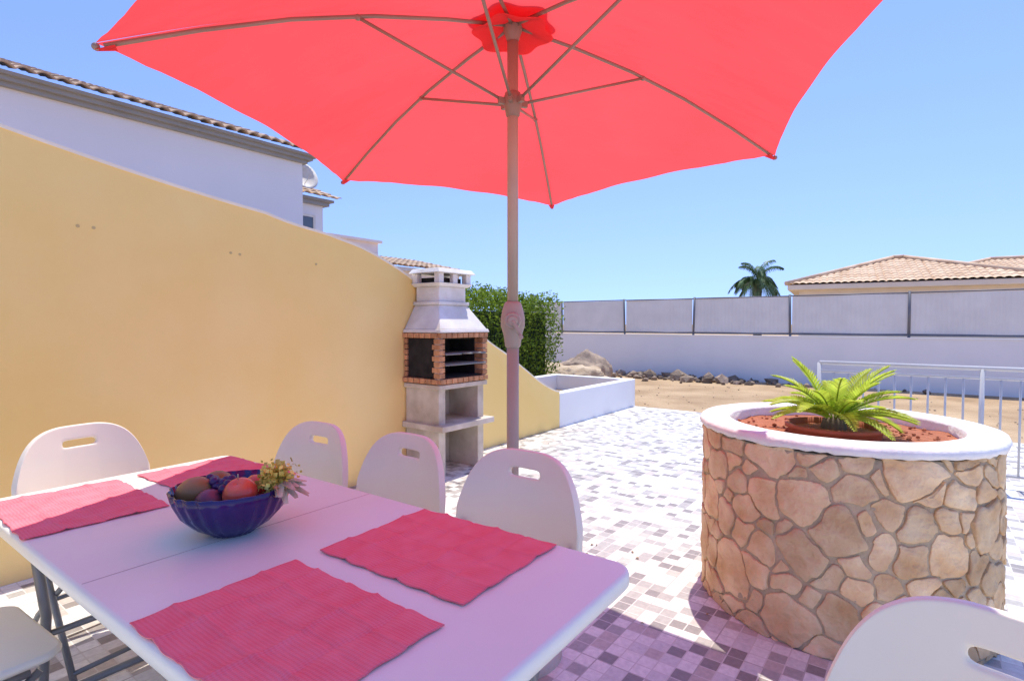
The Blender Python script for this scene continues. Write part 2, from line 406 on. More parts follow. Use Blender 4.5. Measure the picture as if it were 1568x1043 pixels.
for k in range(len(posts)-1):
    a,b_=posts[k]+.03,posts[k+1]-.03; N_=int((b_-a)/.04); o=len(f.v)
    for i in range(N_+1):
        x=a+(b_-a)*i/N_; y=.09+.005*(i%2)+.012*sin(x*3)
        f.v += [(x,y,1.10),(x,y,1.885)]
    for i in range(N_): f.face((o+2*i,o+2*i+2,o+2*i+3,o+2*i+1))
f.obj('panels',[M_fence],parent=fr)

# ------------------------------------------------------------------ rocks + mound
def rock(mb,c,r,sq=.7,mi=0,seed=0,sub=2,amp=.35):
    import bmesh
    bm=bmesh.new(); bmesh.ops.create_icosphere(bm,subdivisions=sub,radius=1)
    vs=[]
    for v in bm.verts:
        q=v.co.copy(); k=1+amp*noise.noise(q*1.3+Vector((seed*3.1,seed,0)))+amp*.4*noise.noise(q*3.5+Vector((seed,0,seed*2)))
        if sub>2: k+=amp*.25*noise.noise(q*9+Vector((seed,2,3)))+amp*.12*noise.noise(q*22)
        vs.append((c[0]+q.x*r*k,c[1]+q.y*r*k*.9,c[2]+q.z*r*sq*k))
    fs=[[v.index for v in f_.verts] for f_ in bm.faces]; bm.free()
    mb.add(vs,fs,mi,sub>2)
r=MB()
rock(r,(.95,12.2,-.12),1.15,.47,0,3,5,.35)
rock(r,(.3,12.0,.0),.8,.55,0,5,4,.3)
r.obj('sand_mound',[M_pale])
r=MB(); rock(r,(1.75,13.0,.05),.58,.85,0,8,4,.4); r.obj('boulder',[M_rock])
r=MB()
for i in range(240):
    s=random.triangular(-.3,5.6,1.6) if i<215 else random.uniform(5,20)
    off=abs(random.gauss(0,.40))+.15
    p=FO+Vector((.8,-.6,0))*s+Vector((-.6,-.8,0))*off
    rr=random.uniform(.02,.09)*(1 if random.random()>.10 else 2.0)
    rock(r,(p.x,p.y,rr*.3),rr,random.uniform(.5,.9),0,i,1,.7)
r.obj('rubble_stones',[M_rock])
r=MB()
for i in range(230):
    a=2.3+abs(random.gauss(0,2.6)); b_=random.uniform(-7,1)
    p=wp(a,b_); rr=random.uniform(.005,.02); rock(r,(p.x,p.y,0),rr,.6,0,i,1,.4)
r.obj('pebbles',[M_pale])
# a few dry leaves blown on the paving
r=MB()
for i in range(46):
    if i<16: p=Vector((random.gauss(.42,.25),random.gauss(2.95,.35),0))
    else: p=wp(random.uniform(-3.5,2.1),-random.uniform(.1,3.6))
    s=random.uniform(.008,.018); a=random.uniform(0,pi); u=Vector((cos(a),sin(a),0)); v=Vector((-sin(a),cos(a),0))
    r.add([p-u*s+Vector((0,0,.003)),p+v*s*.5+Vector((0,0,.009)),p+u*s+Vector((0,0,.004)),p-v*s*.5+Vector((0,0,.007))],[(0,1,2,3)])
r.obj('fallen_leaves',[mat('dry_leaf',(0.30,0.20,0.10),.8,.3,20,island=.4)])

# ------------------------------------------------------------------ railing
rl=MB(); RO=wp(-.05,-2.86)
Lr=6
rl.path([(0,0,.94),(Lr,0,.94)],.018); rl.path([(0,0,.86),(Lr,0,.86)],.010); rl.path([(0,0,.10),(Lr,0,.10)],.012)
k=0
x=.0
while x<Lr:
    if k%10==0: rl.cyl((x,0,0),(x,0,.94),.018)
    else: rl.cyl((x,0,.10),(x,0,.86),.008,n=8)
    x+=.115; k+=1
rl.obj('railing',[M_rail],RO,FA)

# ------------------------------------------------------------------ roofs
def hip_face(mb, O, ex, up, nrm, L, Hm, hipL=True, hipR=True, pitch=.22, amp=.05, course=.4, mi=0, k0=1.0):
    O=Vector(O); ex=Vector(ex); up=Vector(up); nrm=Vector(nrm)
    sub=6; nc=int(L/pitch)*sub; rows=max(2,int(Hm/course))*2
    def lim(s):
        v=Hm
        if hipL: v=min(v,s*k0)
        if hipR: v=min(v,(L-s)*k0)
        return max(v,.0)
    o=len(mb.v)
    for i in range(nc+1):
        s=L*i/nc; ph=abs(sin(pi*s/pitch)); l=lim(s)
        cj=.012*noise.noise(Vector((math.floor(s/pitch)*3.7,O.x,0)))
        for j in range(rows+1):
            t=(j//2+(0 if j%2==0 else .98))*(Hm/(rows/2)) if j<rows else Hm
            t=min(t,l)
            if j==0: t+=cj
            st=.02*(0 if j%2==0 else -1) 
            p=O+ex*s+up*t+nrm*(amp*ph**.7+st+cj)
            mb.v.append(tuple(p))
    for i in range(nc):
        for j in range(rows):
            a=o+i*(rows+1)+j; mb.face((a,a+rows+1,a+rows+2,a+1),mi,False)

# neighbour house (left)
nh=empty('white_house',(-4.0,10.6,0),WA)
m=MB(); m.box(-15,0,0,7,-.1,4.34); m.obj('walls',[M_housew],parent=nh)
m=MB(); m.box(-15,.07,-.07,7,4.34,4.40); m.box(-15,.14,-.14,7,4.40,4.46); m.box(-15,.21,-.21,7,4.46,4.50)
m.obj('cornice',[M_corn],parent=nh)
m=MB(); sl=radians(20)
hip_face(m,(-15,-.31,4.505),(1,0,0),(0,cos(sl),sin(sl)),(0,-sin(sl),cos(sl)),15.35,3.8,False,False,.2,.06,.38)
m.obj('roof',[M_tile2],parent=nh,solid=.018)
m=MB(); m.box(.002,1.05,.9,6,-.1,3.82); m.obj('annex_walls',[M_housew],parent=nh)
m=MB(); m.box(.002,1.15,.80,6,3.82,3.90); m.box(.002,1.22,.73,6,3.90,3.95); m.obj('annex_cornice',[M_corn],parent=nh)
m=MB(); hip_face(m,(0.0,.62,3.96),(1,0,0),(0,cos(sl),sin(sl)),(0,-sin(sl),cos(sl)),1.32,1.2,False,False,.2,.05,.38)
m.obj('annex_roof',[M_tile2],parent=nh,solid=.018)
m=MB(); m.box(.25,.80,.885,.95,2.7,3.55,0); m.box(.20,.25,.87,.95,2.65,3.6,1); m.box(.80,.85,.87,.95,2.65,3.6,1); m.box(.25,.80,.87,.95,3.55,3.6,1); m.box(.51,.54,.875,.95,2.7,3.55,1)
m.obj('annex_window',[M_glassW,M_concw],parent=nh)
m=MB()
m.lathe([(.001,.0),(.12,.012),(.22,.045),(.29,.09),(.292,.095),(.22,.055),(.12,.02),(.001,.008)],24,(.35,.55,4.24),0,True,None,Matrix.Rotation(radians(70),4,'X'))
m.cyl((.35,.55,4.24),(.05,.75,4.1),.02); m.cyl((.35,.52,4.08),(.35,.25,4.25),.008)
m.obj('satellite_dish',[M_concw],parent=nh)

# low white house behind
lh=empty('white_house',(-3.4,14.5,0),WA)
m=MB(); m.box(.1,3.3,.3,5,-.1,2.82); m.box(.2,2.0,2.6,5,2.82,3.85); m.box(.1,2.1,2.5,5.1,3.85,3.93); m.obj('walls',[M_pinkw],parent=lh)
m=MB(); sl2=radians(12)
hip_face(m,(-.1,0,2.88),(1,0,0),(0,cos(sl2),sin(sl2)),(0,-sin(sl2),cos(sl2)),3.6,2.5,False,False,.2,.05,.38)
m.obj('roof',[M_tile2],parent=lh,solid=.02)
m=MB(); m.box(-.05,3.4,.08,.3,2.76,2.85); m.obj('eave_board',[M_concw],parent=lh)

# far villas with hip roofs
def villa(name, loc, rz, L, Wd, ez, rise):
    e=empty(name,loc,rz)
    m=MB(); m.box(-L/2+.5,L/2-.5,-Wd/2+.5,Wd/2-.5,-.1,ez-.25); m.obj('walls',[M_cream],parent=e)
    m=MB(); m.box(-L/2+.06,L/2-.06,-Wd/2+.06,Wd/2-.06,ez-.25,ez-.02); m.obj('eaves',[M_cream],parent=e,bevel=.04)
    m=MB(); half=Wd/2; sl=sqrt(half*half+rise*rise); cu,su=half/sl,rise/sl
    hip_face(m,(-L/2,-Wd/2,ez),(1,0,0),(0,cu,su),(0,-su,cu),L,sl,True,True,.26,.06,.42,0,sl/half)
    hip_face(m,(L/2,Wd/2,ez),(-1,0,0),(0,-cu,su),(0,su,cu),L,sl,True,True,.26,.06,.42,0,sl/half)
    hip_face(m,(-L/2,Wd/2,ez),(0,-1,0),(cu,0,su),(-su,0,cu),Wd,sl,True,True,.26,.06,.42,0,sl/half)
    hip_face(m,(L/2,-Wd/2,ez),(0,1,0),(-cu,0,su),(su,0,cu),Wd,sl,True,True,.26,.06,.42,0,sl/half)
    m.obj('roof',[M_tile],parent=e)
    m=MB(); rx=L/2-half
    for sx in (-1,1):
        for sy in (-1,1):
            m.cyl((sx*L/2,sy*Wd/2,ez+.04),(sx*rx,0,ez+rise+.06),.10,n=8)
    m.cyl((-rx-.01,0,ez+rise+.06),(rx+.01,0,ez+rise+.06),.11,n=8)
    m.obj('ridge_tiles',[M_tile],parent=e)
    m=MB()
    for x in (-L/4,L/5): m.box(x-.5,x+.5,-Wd/2+.47,-Wd/2+.6,1.0,2.3)
    m.obj('windows',[M_glassW],parent=e)
villa('villa',(17.9,25.6,0),radians(-30),8.8,8.4,3.0,1.30)
villa('villa',(26.6,28.5,0),radians(-30),12,9,3.45,1.20)

# ------------------------------------------------------------------ palms
def frond(mb, base, az, el, L, droop, lw, ln, cnt, mi=0, vee=.5, sag=0.1, rr=.004, mi_r=None):
    d0=Vector((cos(az)*cos(el), sin(az)*cos(el), sin(el))); side=Vector((-sin(az),cos(az),0))
    pts=[]; p=Vector(base); d=d0.copy(); n=14
    for i in range(n+1):
        pts.append(p.copy()); p=p+d*(L/n); d=(d+Vector((0,0,-droop/n))).normalized()
    mb.path(pts, rr, 5, mi if mi_r is None else mi_r)
    for k in range(cnt):
        t=.16+.84*k/(cnt-1); f_=t*n; i=min(int(f_),n-1); q=pts[i].lerp(pts[i+1],f_-i); dd=(pts[i+1]-pts[i]).normalized()
        upv=side.cross(dd); upv = upv if upv.z>0 else -upv
        ll=ln*(sin(pi*min(1,(t*.82+.14)))**.7)*random.uniform(.9,1.1)
        for s in (-1,1):
            dr=(side*s*.85+dd*(.45+.6*t)+upv*vee).normalized()
            tip=q+dr*ll+Vector((0,0,-sag*ll)); mid=q+dr*ll*.5+Vector((0,0,sag*ll*.15))
            wv=dd*lw*.5
            mb.add([q-wv*.6,q+wv*.6,mid+wv,tip,mid-wv],[(0,1,2,3,4)],mi)
pm=MB(); pc=Vector((12.75,28.6,3.5))
pm.lathe([(.24,-.1),(.20,1),(.17,2.5),(.21,3.35),(.12,3.6)],12,(pc.x,pc.y,0),1)
for i in range(30):
    az=random.uniform(0,2*pi); el=random.uniform(-.4,1.35)
    frond(pm,pc,az,el,random.uniform(1.2,1.9),1.9,.055,.42,22,0,.1,.7,.02)
pm.obj('palm_tree',[M_palm,M_trunk])

# ------------------------------------------------------------------ stone planter
PC=Vector((1.548,2.604,0)); R=.598; PH=.84
sp=empty('stone_planter',PC)
m=MB(); m.lathe([(R-.003,-.02)]+[(R-.003,z_/20*(PH-.05)) for z_ in range(0,21)]+[(R-.10,PH-.05)],180,(0,0,0)); 
for i,v in enumerate(m.v):
    k=1+.006*noise.noise(Vector(v)*14); m.v[i]=(v[0]*k,v[1]*k,v[2])
m.obj('mortar_core',[M_pmortar],parent=sp)
CIRC=2*pi*R
random.seed(33)
sites=[]
tries=0
while tries<5000:
    tries+=1
    s=(random.uniform(0,CIRC),random.uniform(-.05,PH))
    rad=random.choice((.08,.10,.12,.14,.16,.18))
    ok=True
    for q in sites:
        dx=abs(q[0]-s[0]); dx=min(dx,CIRC-dx)
        if dx*dx+(q[1]-s[1])**2<((rad+q[2])*.5*.80)**2: ok=False;break
    if ok: sites.append((s[0],s[1],rad))
def clip(poly, px,py,nx,ny):
    out=[]
    for i in range(len(poly)):
        a=poly[i]; b_=poly[(i+1)%len(poly)]
        da=(a[0]-px)*nx+(a[1]-py)*ny; db=(b_[0]-px)*nx+(b_[1]-py)*ny
        if da<=0: out.append(a)
        if (da<0<db) or (db<0<da):
            t=da/(da-db); out.append((a[0]+(b_[0]-a[0])*t,a[1]+(b_[1]-a[1])*t))
    return out
zb,zt_=0.0,PH-.045
st=MB()
for i,s in enumerate(sites):
    poly=[(s[0]-.3,zb),(s[0]+.3,zb),(s[0]+.3,zt_),(s[0]-.3,zt_)]
    for j,q in enumerate(sites):
        if i==j: continue
        for off in (-CIRC,0,CIRC):
            qx=q[0]+off; dx=qx-s[0]; dy=q[1]-s[1]; d2=dx*dx+dy*dy
            if d2>.40: continue
            dd=sqrt(d2); k=.5+ (s[2]**2-q[2]**2)/(2*d2)*.55
            k=min(.78,max(.22,k))
            gap=.0045+.005*abs(noise.noise(Vector((s[0]+q[0],s[1]+q[1],0))*9))
            poly=clip(poly, s[0]+dx*k-dx/dd*gap, s[1]+dy*k-dy/dd*gap, dx/dd, dy/dd)
            if len(poly)<3: break
        if len(poly)<3: break
    if len(poly)<3: continue
    pts=[]
    for k in range(len(poly)):
        a=poly[k]; b_=poly[(k+1)%len(poly)]
        l=sqrt((a[0]-b_[0])**2+(a[1]-b_[1])**2); nn=max(1,int(l/.013))
        for t in range(nn): pts.append((a[0]+(b_[0]-a[0])*t/nn, a[1]+(b_[1]-a[1])*t/nn))
    pts=[((pts[k-1][0]+3*pts[k][0]+pts[(k+1)%len(pts)][0])/5,(pts[k-1][1]+3*pts[k][1]+pts[(k+1)%len(pts)][1])/5) for k in range(len(pts))]
    jp=[]
    for x,y in pts:
        v=Vector((x*11,y*11,0)); jp.append((x+.024*noise.noise(v)+.008*noise.noise(v*3.1), y+.024*noise.noise(v+Vector((50,0,0)))+.008*noise.noise(v*3.1+Vector((9,0,0)))))
    if len(jp)<5: continue
    cx=sum(p[0] for p in jp)/len(jp); cy=sum(p[1] for p in jp)/len(jp)
    tx=random.uniform(-.05,.05); ty=random.uniform(-.05,.05); hh=random.uniform(.002,.009)
    def cy3(x,y,h_):
        th=x/R; rr=R+h_; return (rr*cos(th),rr*sin(th),y)
    o=len(st.v); n_=len(jp)
    rings=[(1.0,-.012,0),(.99,hh*.7,.5),(.95,hh*1.0,1),(.75,hh*1.05,1),(.5,hh*1.05,1),(.22,hh*1.05,1)]
    for f_,h_,tl in rings:
        for x,y in jp:
            X=cx+(x-cx)*f_; Y=max(.001,cy+(y-cy)*f_)
            nz_=(.007*noise.noise(Vector((X*14,Y*14,i)))+.004*noise.noise(Vector((X*40,Y*40,i))))*tl
            st.v.append(cy3(X,Y,h_+tl*((x-cx)*f_*tx+(y-cy)*f_*ty)+nz_))
    st.v.append(cy3(cx,cy,hh*1.05))
    for rg in range(len(rings)-1):
        for k in range(n_):
            k2=(k+1)%n_; st.face((o+rg*n_+k,o+rg*n_+k2,o+(rg+1)*n_+k2,o+(rg+1)*n_+k),0,rg>0)
    c_=o+len(rings)*n_; rg=len(rings)-1
    for k in range(n_): st.face((o+rg*n_+k,o+rg*n_+(k+1)%n_,c_),0,True)
st.obj('stones',[M_stone],parent=sp)
m=MB(); n=160
K=8
for i in range(n):
    t=2*pi*i/n
    j1=.006*noise.noise(Vector((cos(t)*5,sin(t)*5,0))); dz=.010*noise.noise(Vector((cos(t)*9,sin(t)*9,3)))+.006*noise.noise(Vector((cos(t)*30,sin(t)*30,3)))
    for (r_,z_) in [(R-.01,PH-.042+dz),(R+.014+j1,PH-.038+dz),(R+.019+j1,PH-.02),(R+.010+j1,PH),(R-.06,PH+.004),(R-.115+j1,PH),(R-.125+j1,PH-.012),(R-.12,PH-.12)]:
        m.v.append((r_*cos(t),r_*sin(t),z_))
for i in range(n):
    for q in range(K-1):
        m.face((i*K+q,((i+1)%n)*K+q,((i+1)%n)*K+q+1,i*K+q+1),0,True)
m.obj('rim',[M_rim],parent=sp)
m=MB(); 
for i in range(48):
    t=2*pi*i/48
    for k in range(7):
        r_=.50*k/6; m.v.append((r_*cos(t),r_*sin(t),PH-.055+.02*noise.noise(Vector((r_*cos(t)*7,r_*sin(t)*7,0)))))
for i in range(48):
    for k in range(6): m.face((i*7+k,((i+1)%48)*7+k,((i+1)%48)*7+k+1,i*7+k+1),0,True)
for i in range(160):
    t=random.uniform(0,2*pi); r_=random.uniform(.22,.46); q=random.uniform(.004,.012)
    rock(m,(r_*cos(t),r_*sin(t),PH-.048),q,.7,0,i,1,.4)
m.obj('soil',[M_soil],parent=sp)
sg=empty('sago_palm',(PC.x-.065,PC.y-.08,PH-.05))
m=MB(); m.lathe([(.185,-.05),(.19,.028),(.202,.030),(.204,.046),(.188,.048),(.180,.02)],40); 
m.obj('pot',[M_pot],parent=sg)
m=MB(); m.lathe([(.001,.03),(.185,.02)],24,mi=0); m.obj('pot_soil',[M_soil],parent=sg)
m=MB(); m.lathe([(.045,.0),(.055,.03),(.045,.07),(.015,.09),(.001,.09)],14); m.obj('trunk',[M_trunk],parent=sg)
m=MB()
random.seed(5)
for i in range(32):
    az=i*2.39996+random.uniform(-.2,.2); el=radians(14+ 56*(i/31)**.9+random.uniform(-6,6)); L=.27+.07*random.random()
    frond(m,(cos(az)*.02,sin(az)*.02,.07),az,el,L,.75+.4*random.random(),.014,.064,22,0,.35,.10,.0035)
m.obj('fronds',[M_cycad],parent=sg)

# ------------------------------------------------------------------ parasol
UC=Vector((.003,2.15,0))
um=empty('parasol',UC)
apex=Vector((0,0,2.455))
corners=[Vector((1.265,.53,2.11)),Vector((.265,1.55,2.085)),Vector((-.97,1.02,2.115)),Vector((-1.205,-.535,2.11)),Vector((-.30,-1.48,2.11)),Vector((.90,-1.06,2.11))]
def ribpt(c,t): 
    p=apex.lerp(c,t); p.z+=.06*sin(pi*t)*1.0; return p
def cpt(k,t,s,dz=0):
    c1=corners[k]; c2=corners[(k+1)%6]; q=4*s*(1-s)
    tt=t*(1-.055*q*t)
    p=ribpt(c1,tt).lerp(ribpt(c2,tt),s)
    p.z += -.020*q*t*sin(pi*t*.7)+ .003*sin(s*23+k)*t*t*q+dz
    p.z += .0025*sin(s*70+k*2)*max(0,t-.75)*4*(1-q)
    return p
m=MB()
NR,NS=28,32
for k in range(6):
    o=len(m.v)
    for i in range(NR+1):
        for j in range(NS+1): m.v.append(tuple(cpt(k,i/NR,j/NS)))
    for i in range(NR):
        for j in range(NS):
            a=o+i*(NS+1)+j; m.face((a,a+NS+1,a+NS+2,a+1),0,True)
m.obj('canopy',[M_canopy],parent=um)
m=MB()
for (rad,zo) in ((.155,.035),(.145,-.006)):
    o=len(m.v); n=72
    m.v.append((0,0,apex.z+zo))
    for i in range(n):
        t=2*pi*i/n; rr=rad*(1+.10*cos(6*t-1.2)) ; m.v.append((rr*cos(t),rr*sin(t),apex.z+zo-.045))
    for i in range(n): m.face((o,o+1+i,o+1+(i+1)%n),0,True)
m.obj('vent_cap',[M_canopy],parent=um)
m=MB()
for c_ in corners:
    pts=[ribpt(c_,t)-Vector((0,0,.014)) for t in (.02,.2,.4,.6,.8,.985)]
    m.path(pts,.007,8)
    j=ribpt(c_,.44)-Vector((0,0,.018)); dirv=Vector((c_.x,c_.y,0)).normalized()
    m.cyl(Vector((0,0,2.15))+dirv*.035, j, .006,n=8)
    m.ball(j,.011)
    m.ball(ribpt(c_,1.0)-Vector((0,0,.012)),.011)
    m.box(-.008,.008,-.03,.03,-.012,.012,0,Matrix.Translation(Vector((0,0,2.15))+dirv*.03)@Matrix.Rotation(atan2(dirv.y,dirv.x)+pi/2,4,'Z'))
m.lathe([(.001,2.47),(.034,2.465),(.036,2.42),(.028,2.40),(.022,2.38)],20)
m.lathe([(.022,2.19),(.030,2.185),(.036,2.165),(.036,2.135),(.030,2.125),(.027,2.10),(.022,2.095)],20)
m.obj('ribs_struts',[M_ribs],parent=um)
m=MB()
m.cyl((0,0,.02),(0,0,1.28),.024,n=20); m.cyl((0,0,1.28),(0,0,2.42),.0215,n=20)
m.obj('pole',[M_taupe],parent=um)
m=MB()
m.lathe([(.023,1.385),(.032,1.38),(.040,1.355),(.047,1.32),(.047,1.29),(.038,1.262),(.034,1.24),(.030,1.21),(.023,1.205)],24)
m.cyl((.0,-.03,1.31),(.0,-.075,1.31),.034,.030,16); m.cyl((0,-.075,1.31),(0,-.085,1.31),.02,.018,12)
m.cyl((.0,-.082,1.31),(.03,-.085,1.25),.008,.007); m.cyl((.03,-.08,1.25),(.03,-.125,1.25),.009,.009)
m.obj('crank',[M_crank],parent=um,bevel=.003)
m=MB(); m.lathe([(.001,.09),(.03,.09),(.035,.06),(.15,.05),(.19,.03),(.195,.0)],40); m.cyl((0,0,.05),(0,0,.35),.032,n=16)
m.obj('base',[M_conc],parent=um)
m=MB()
for c_ in corners:
    a=ribpt(c_,1.0); dirv=Vector((c_.x,c_.y,0)).normalized(); sd=Vector((-dirv.y,dirv.x,0))
    m.add([a-dirv*.05-sd*.02+Vector((0,0,-.006)),a-dirv*.05+sd*.02+Vector((0,0,-.006)),a+sd*.008+Vector((0,0,-.022)),a-sd*.008+Vector((0,0,-.022))],[(0,1,2,3)])
m.obj('pockets',[M_canopy],parent=um)

# ------------------------------------------------------------------ table
TA=Vector((.29,1.26,0)); dvec=Vector((-.81,.587,0)).normalized(); TR=atan2(dvec.y,dvec.x)
def tp(x,y,z=0): return TA+dvec*x+Vector((-dvec.y,dvec.x,0))*y+Vector((0,0,z))
TL,TW,TZ=1.86,.80,.74
tb=empty('folding_table',TA,TR)
def rounded_slab(m,x0,x1,y0,y1,z0,z1,rc,e=.010,mi=0,seg=8):
    out=[]
    for (cx,cy,a0) in ((x1-rc,y1-rc,0),(x0+rc,y1-rc,90),(x0+rc,y0+rc,180),(x1-rc,y0+rc,270)):
        for k in range(seg+1):
            a=radians(a0+90*k/seg); out.append((cx,cy,cos(a),sin(a)))
    prof=[(rc-e*2.2,z0),(rc-e*.6,z0+e*.5),(rc,z0+e*1.4),(rc,z1-e),(rc-e*.3,z1-e*.3),(rc-e,z1)]
    o=len(m.v); n=len(out)
    for r_,z_ in prof:
        for cx,cy,c_,s_ in out: m.v.append((cx+c_*r_,cy+s_*r_,z_))
    for p in range(len(prof)-1):
        for k in range(n):
            k2=(k+1)%n; m.face((o+p*n+k,o+p*n+k2,o+(p+1)*n+k2,o+(p+1)*n+k),mi,True)
    m.face([o+k for k in range(n)][::-1],mi); m.face([o+(len(prof)-1)*n+k for k in range(n)],mi)
m=MB(); rounded_slab(m,0,TL,0,TW,TZ-.046,TZ,.055,.010)
m.obj('top',[M_table],parent=tb)
m=MB(); m.box(TL/2-.0012,TL/2+.0012,.012,TW-.012,TZ-.001,TZ+.0006); m.obj('fold_seam',[M_conc],parent=tb)
m=MB()
for y in (.07,TW-.07): m.box(.06,TL-.06,y-.012,y+.012,TZ-.085,TZ-.048)
for xe,sx in ((.22,1),(TL-.22,-1)):
    m.path([(xe,.09,TZ-.07),(xe,.12,.40),(xe,.10,.06),(xe,.10,.012)],.014)
    m.path([(xe,TW-.09,TZ-.07),(xe,TW-.12,.40),(xe,TW-.10,.06),(xe,TW-.10,.012)],.014)
    m.cyl((xe,.105,.14),(xe,TW-.105,.14),.012); m.cyl((xe,.07,TZ-.07),(xe,TW-.07,TZ-.07),.013)
    m.cyl((xe,.11,.34),(xe,TW-.11,.34),.010)
    m.cyl((xe,TW/2,.34),(xe+sx*.42,TW/2,TZ-.07),.010)
    m.cyl((xe+sx*.42,.07,TZ-.07),(xe+sx*.42,TW-.07,TZ-.07),.010)
m.obj('legs',[M_steel],parent=tb,bevel=0)

# ------------------------------------------------------------------ placemats
def placemat(x0,x1,y0,y1,rz,seed):
    w_=x1-x0; h_=y1-y0; cx=(x0+x1)/2; cy=(y0+y1)/2
    m=MB(); nx,ny=90,70
    for i in range(nx+1):
        for j in range(ny+1):
            x=-w_/2+w_*i/nx; y=-h_/2+h_*j/ny
            z=.0055
            for q in range(1,5):
                z+=(.0046 if q%2==0 else -.0036)*math.exp(-(abs(x+w_/2-w_*q/5+.006*sin(y*30+q*2+seed))/.007)**1.3)
            for q in range(1,4):
                z+=(.0040 if q%2==1 else -.0032)*math.exp(-(abs(y+h_/2-h_*q/4+.006*sin(x*25+seed+q))/.007)**1.3)
            z+=.0022*noise.noise(Vector((x*11,y*11,seed)))
            yy=y+.0022*sin(x*2*pi/w_*5+seed)*(abs(y)/(h_/2))**3
            xx=x+.0018*sin(y*60+seed)*(abs(x)/(w_/2))**3
            m.v.append((xx,yy,max(z,.0025)))
    for i in range(nx):
        for j in range(ny):
            a=i*(ny+1)+j; m.face((a,a+ny+1,a+ny+2,a+1),0,True)
    ob=m.obj('placemat',[M_mat],tp(cx,cy,TZ),TR+rz)
    md=ob.modifiers.new('s','SOLIDIFY'); md.thickness=.002; md.offset=-1
placemat(.205,.665,.02,.385,.01,1.0)
placemat(.185,.66,.455,.795,.0,2.3)
placemat(1.33,1.79,.445,.79,-.03,3.9)
placemat(1.33,1.79,.02,.37,.02,5.2)

# ------------------------------------------------------------------ fruit bowl
BC=Vector((-.755,1.475,TZ))
bw=empty('fruit_bowl',BC)
def glass():
    m,nt,N,L,b=nodes('blue_glass')
    b.inputs['Roughness'].default_value=0.06
    b.inputs['Transmission Weight'].default_value=0.35; b.inputs['IOR'].default_value=1.45; b.inputs['Specular IOR Level'].default_value=0.6
    nz=N.new('ShaderNodeTexNoise'); nz.inputs['Scale'].default_value=9; tc=N.new('ShaderNodeTexCoord'); L.new(tc.outputs['Object'],nz.inputs['Vector'])
    rp=N.new('ShaderNodeValToRGB'); rp.color_ramp.elements[0].color=(0.02,0.010,0.09,1); rp.color_ramp.elements[1].color=(0.06,0.03,0.24,1)
    L.new(nz.outputs['Fac'],rp.inputs['Fac']); L.new(rp.outputs['Color'],b.inputs['Base Color'])
    return m
M_glass=glass()
m=MB()
m.lathe([(.001,.004),(.055,.0),(.06,.006),(.095,.028),(.125,.06),(.143,.098),(.150,.125),(.147,.127),(.139,.10),(.119,.062),(.088,.032),(.05,.014),(.001,.012)],120,(0,0,0),0,True,lambda t:1+.018*cos(24*t))
m.obj('bowl',[M_glass],parent=bw)
M_apple=mat('apple_skin',(0.70,0.04,0.04),0.25,0.2,14,spec=0.5,col2=(0.85,0.25,0.10))
M_mango=mat('mango_skin',(0.24,0.16,0.05),0.4,0.3,9,spec=0.4,col2=(0.45,0.20,0.08))
M_plum=mat('plum_skin',(0.03,0.012,0.06),0.3,0.3,14,spec=0.5,col2=(0.07,0.02,0.12))
M_pear=mat('fig_skin',(0.20,0.06,0.09),0.35,0.3,14,spec=0.4)
M_yel=mat('dried_flower',(0.65,0.50,0.05),0.7,0.3,30,island=0.35,col2=(0.90,0.76,0.20))
M_strw=mat('raffia',(0.62,0.50,0.32),0.8,0.2,30,island=0.2)
def apple(m,c,r,mi,tilt=0,sq=.9):
    prof=[]
    for i in range(15):
        a=pi*i/14; rr=r*sin(a)*(1+.06*cos(a)); z=-r*sq*cos(a)
        if i>11: z-= (i-11)*r*.07
        prof.append((max(rr,.0008),z))
    m.lathe(prof,22,c,mi,True,None,Matrix.Rotation(tilt,4,'X'))
m=MB()
apple(m,(.045,-.050,.118),.043,0,.5); apple(m,(.05,.05,.106),.042,0,-.3)
m.ball((-.088,-.025,.110),.042,1,18,.9,Matrix.Rotation(1.2,4,'Y')@Matrix.Diagonal((1,1,1.35,1)))
m.ball((-.07,.06,.106),.04,1,18,.9,Matrix.Rotation(1.0,4,'X')@Matrix.Diagonal((1,1,1.3,1)))
m.ball((-.03,-.06,.095),.036,3); m.ball((-.02,.01,.080),.05,3)
for i in range(34):
    a=random.uniform(0,2*pi); r_=random.uniform(0,.05); m.ball((-.018+r_*cos(a),-.02+r_*sin(a)*.9,.128+random.uniform(-.014,.014)),.0125,2,10)
m.cyl((.045,-.06,.155),(.05,-.07,.173),.0015,n=5,mi=4)
m.obj('fruit',[M_apple,M_mango,M_plum,M_pear,M_strw],parent=bw)
m=MB()
for i in range(700):
    p=Vector((random.gauss(0,.019),random.gauss(0,.018),random.gauss(0,.016)))
    m_p=Vector((.120,-.005,.146))+p; s=random.uniform(.004,.009)
    a=Vector((random.gauss(0,1),random.gauss(0,1),random.gauss(0,1))).normalized(); b_=a.orthogonal().normalized(); c_=a.cross(b_)
    m.add([m_p-b_*s,m_p+c_*s,m_p+b_*s,m_p-c_*s],[(0,1,2,3)],0)
for i in range(16):
    a=random.uniform(-1.2,.6); L_=random.uniform(.05,.085); p0=Vector((.135,-.02,.137)); dr=Vector((cos(a),sin(a)-.3,random.uniform(-.8,.05))).normalized(); sd=dr.cross(Vector((0,0,1))).normalized()*.011
    p1=p0+dr*L_*.5+Vector((0,0,.008)); p2=p0+dr*L_
    m.add([p0-sd*.4,p0+sd*.4,p1+sd,p2+sd*.5,p2-sd*.5,p1-sd],[(0,1,2,3,4,5)],1)
m.obj('dried_flowers',[M_yel,M_strw],parent=bw)

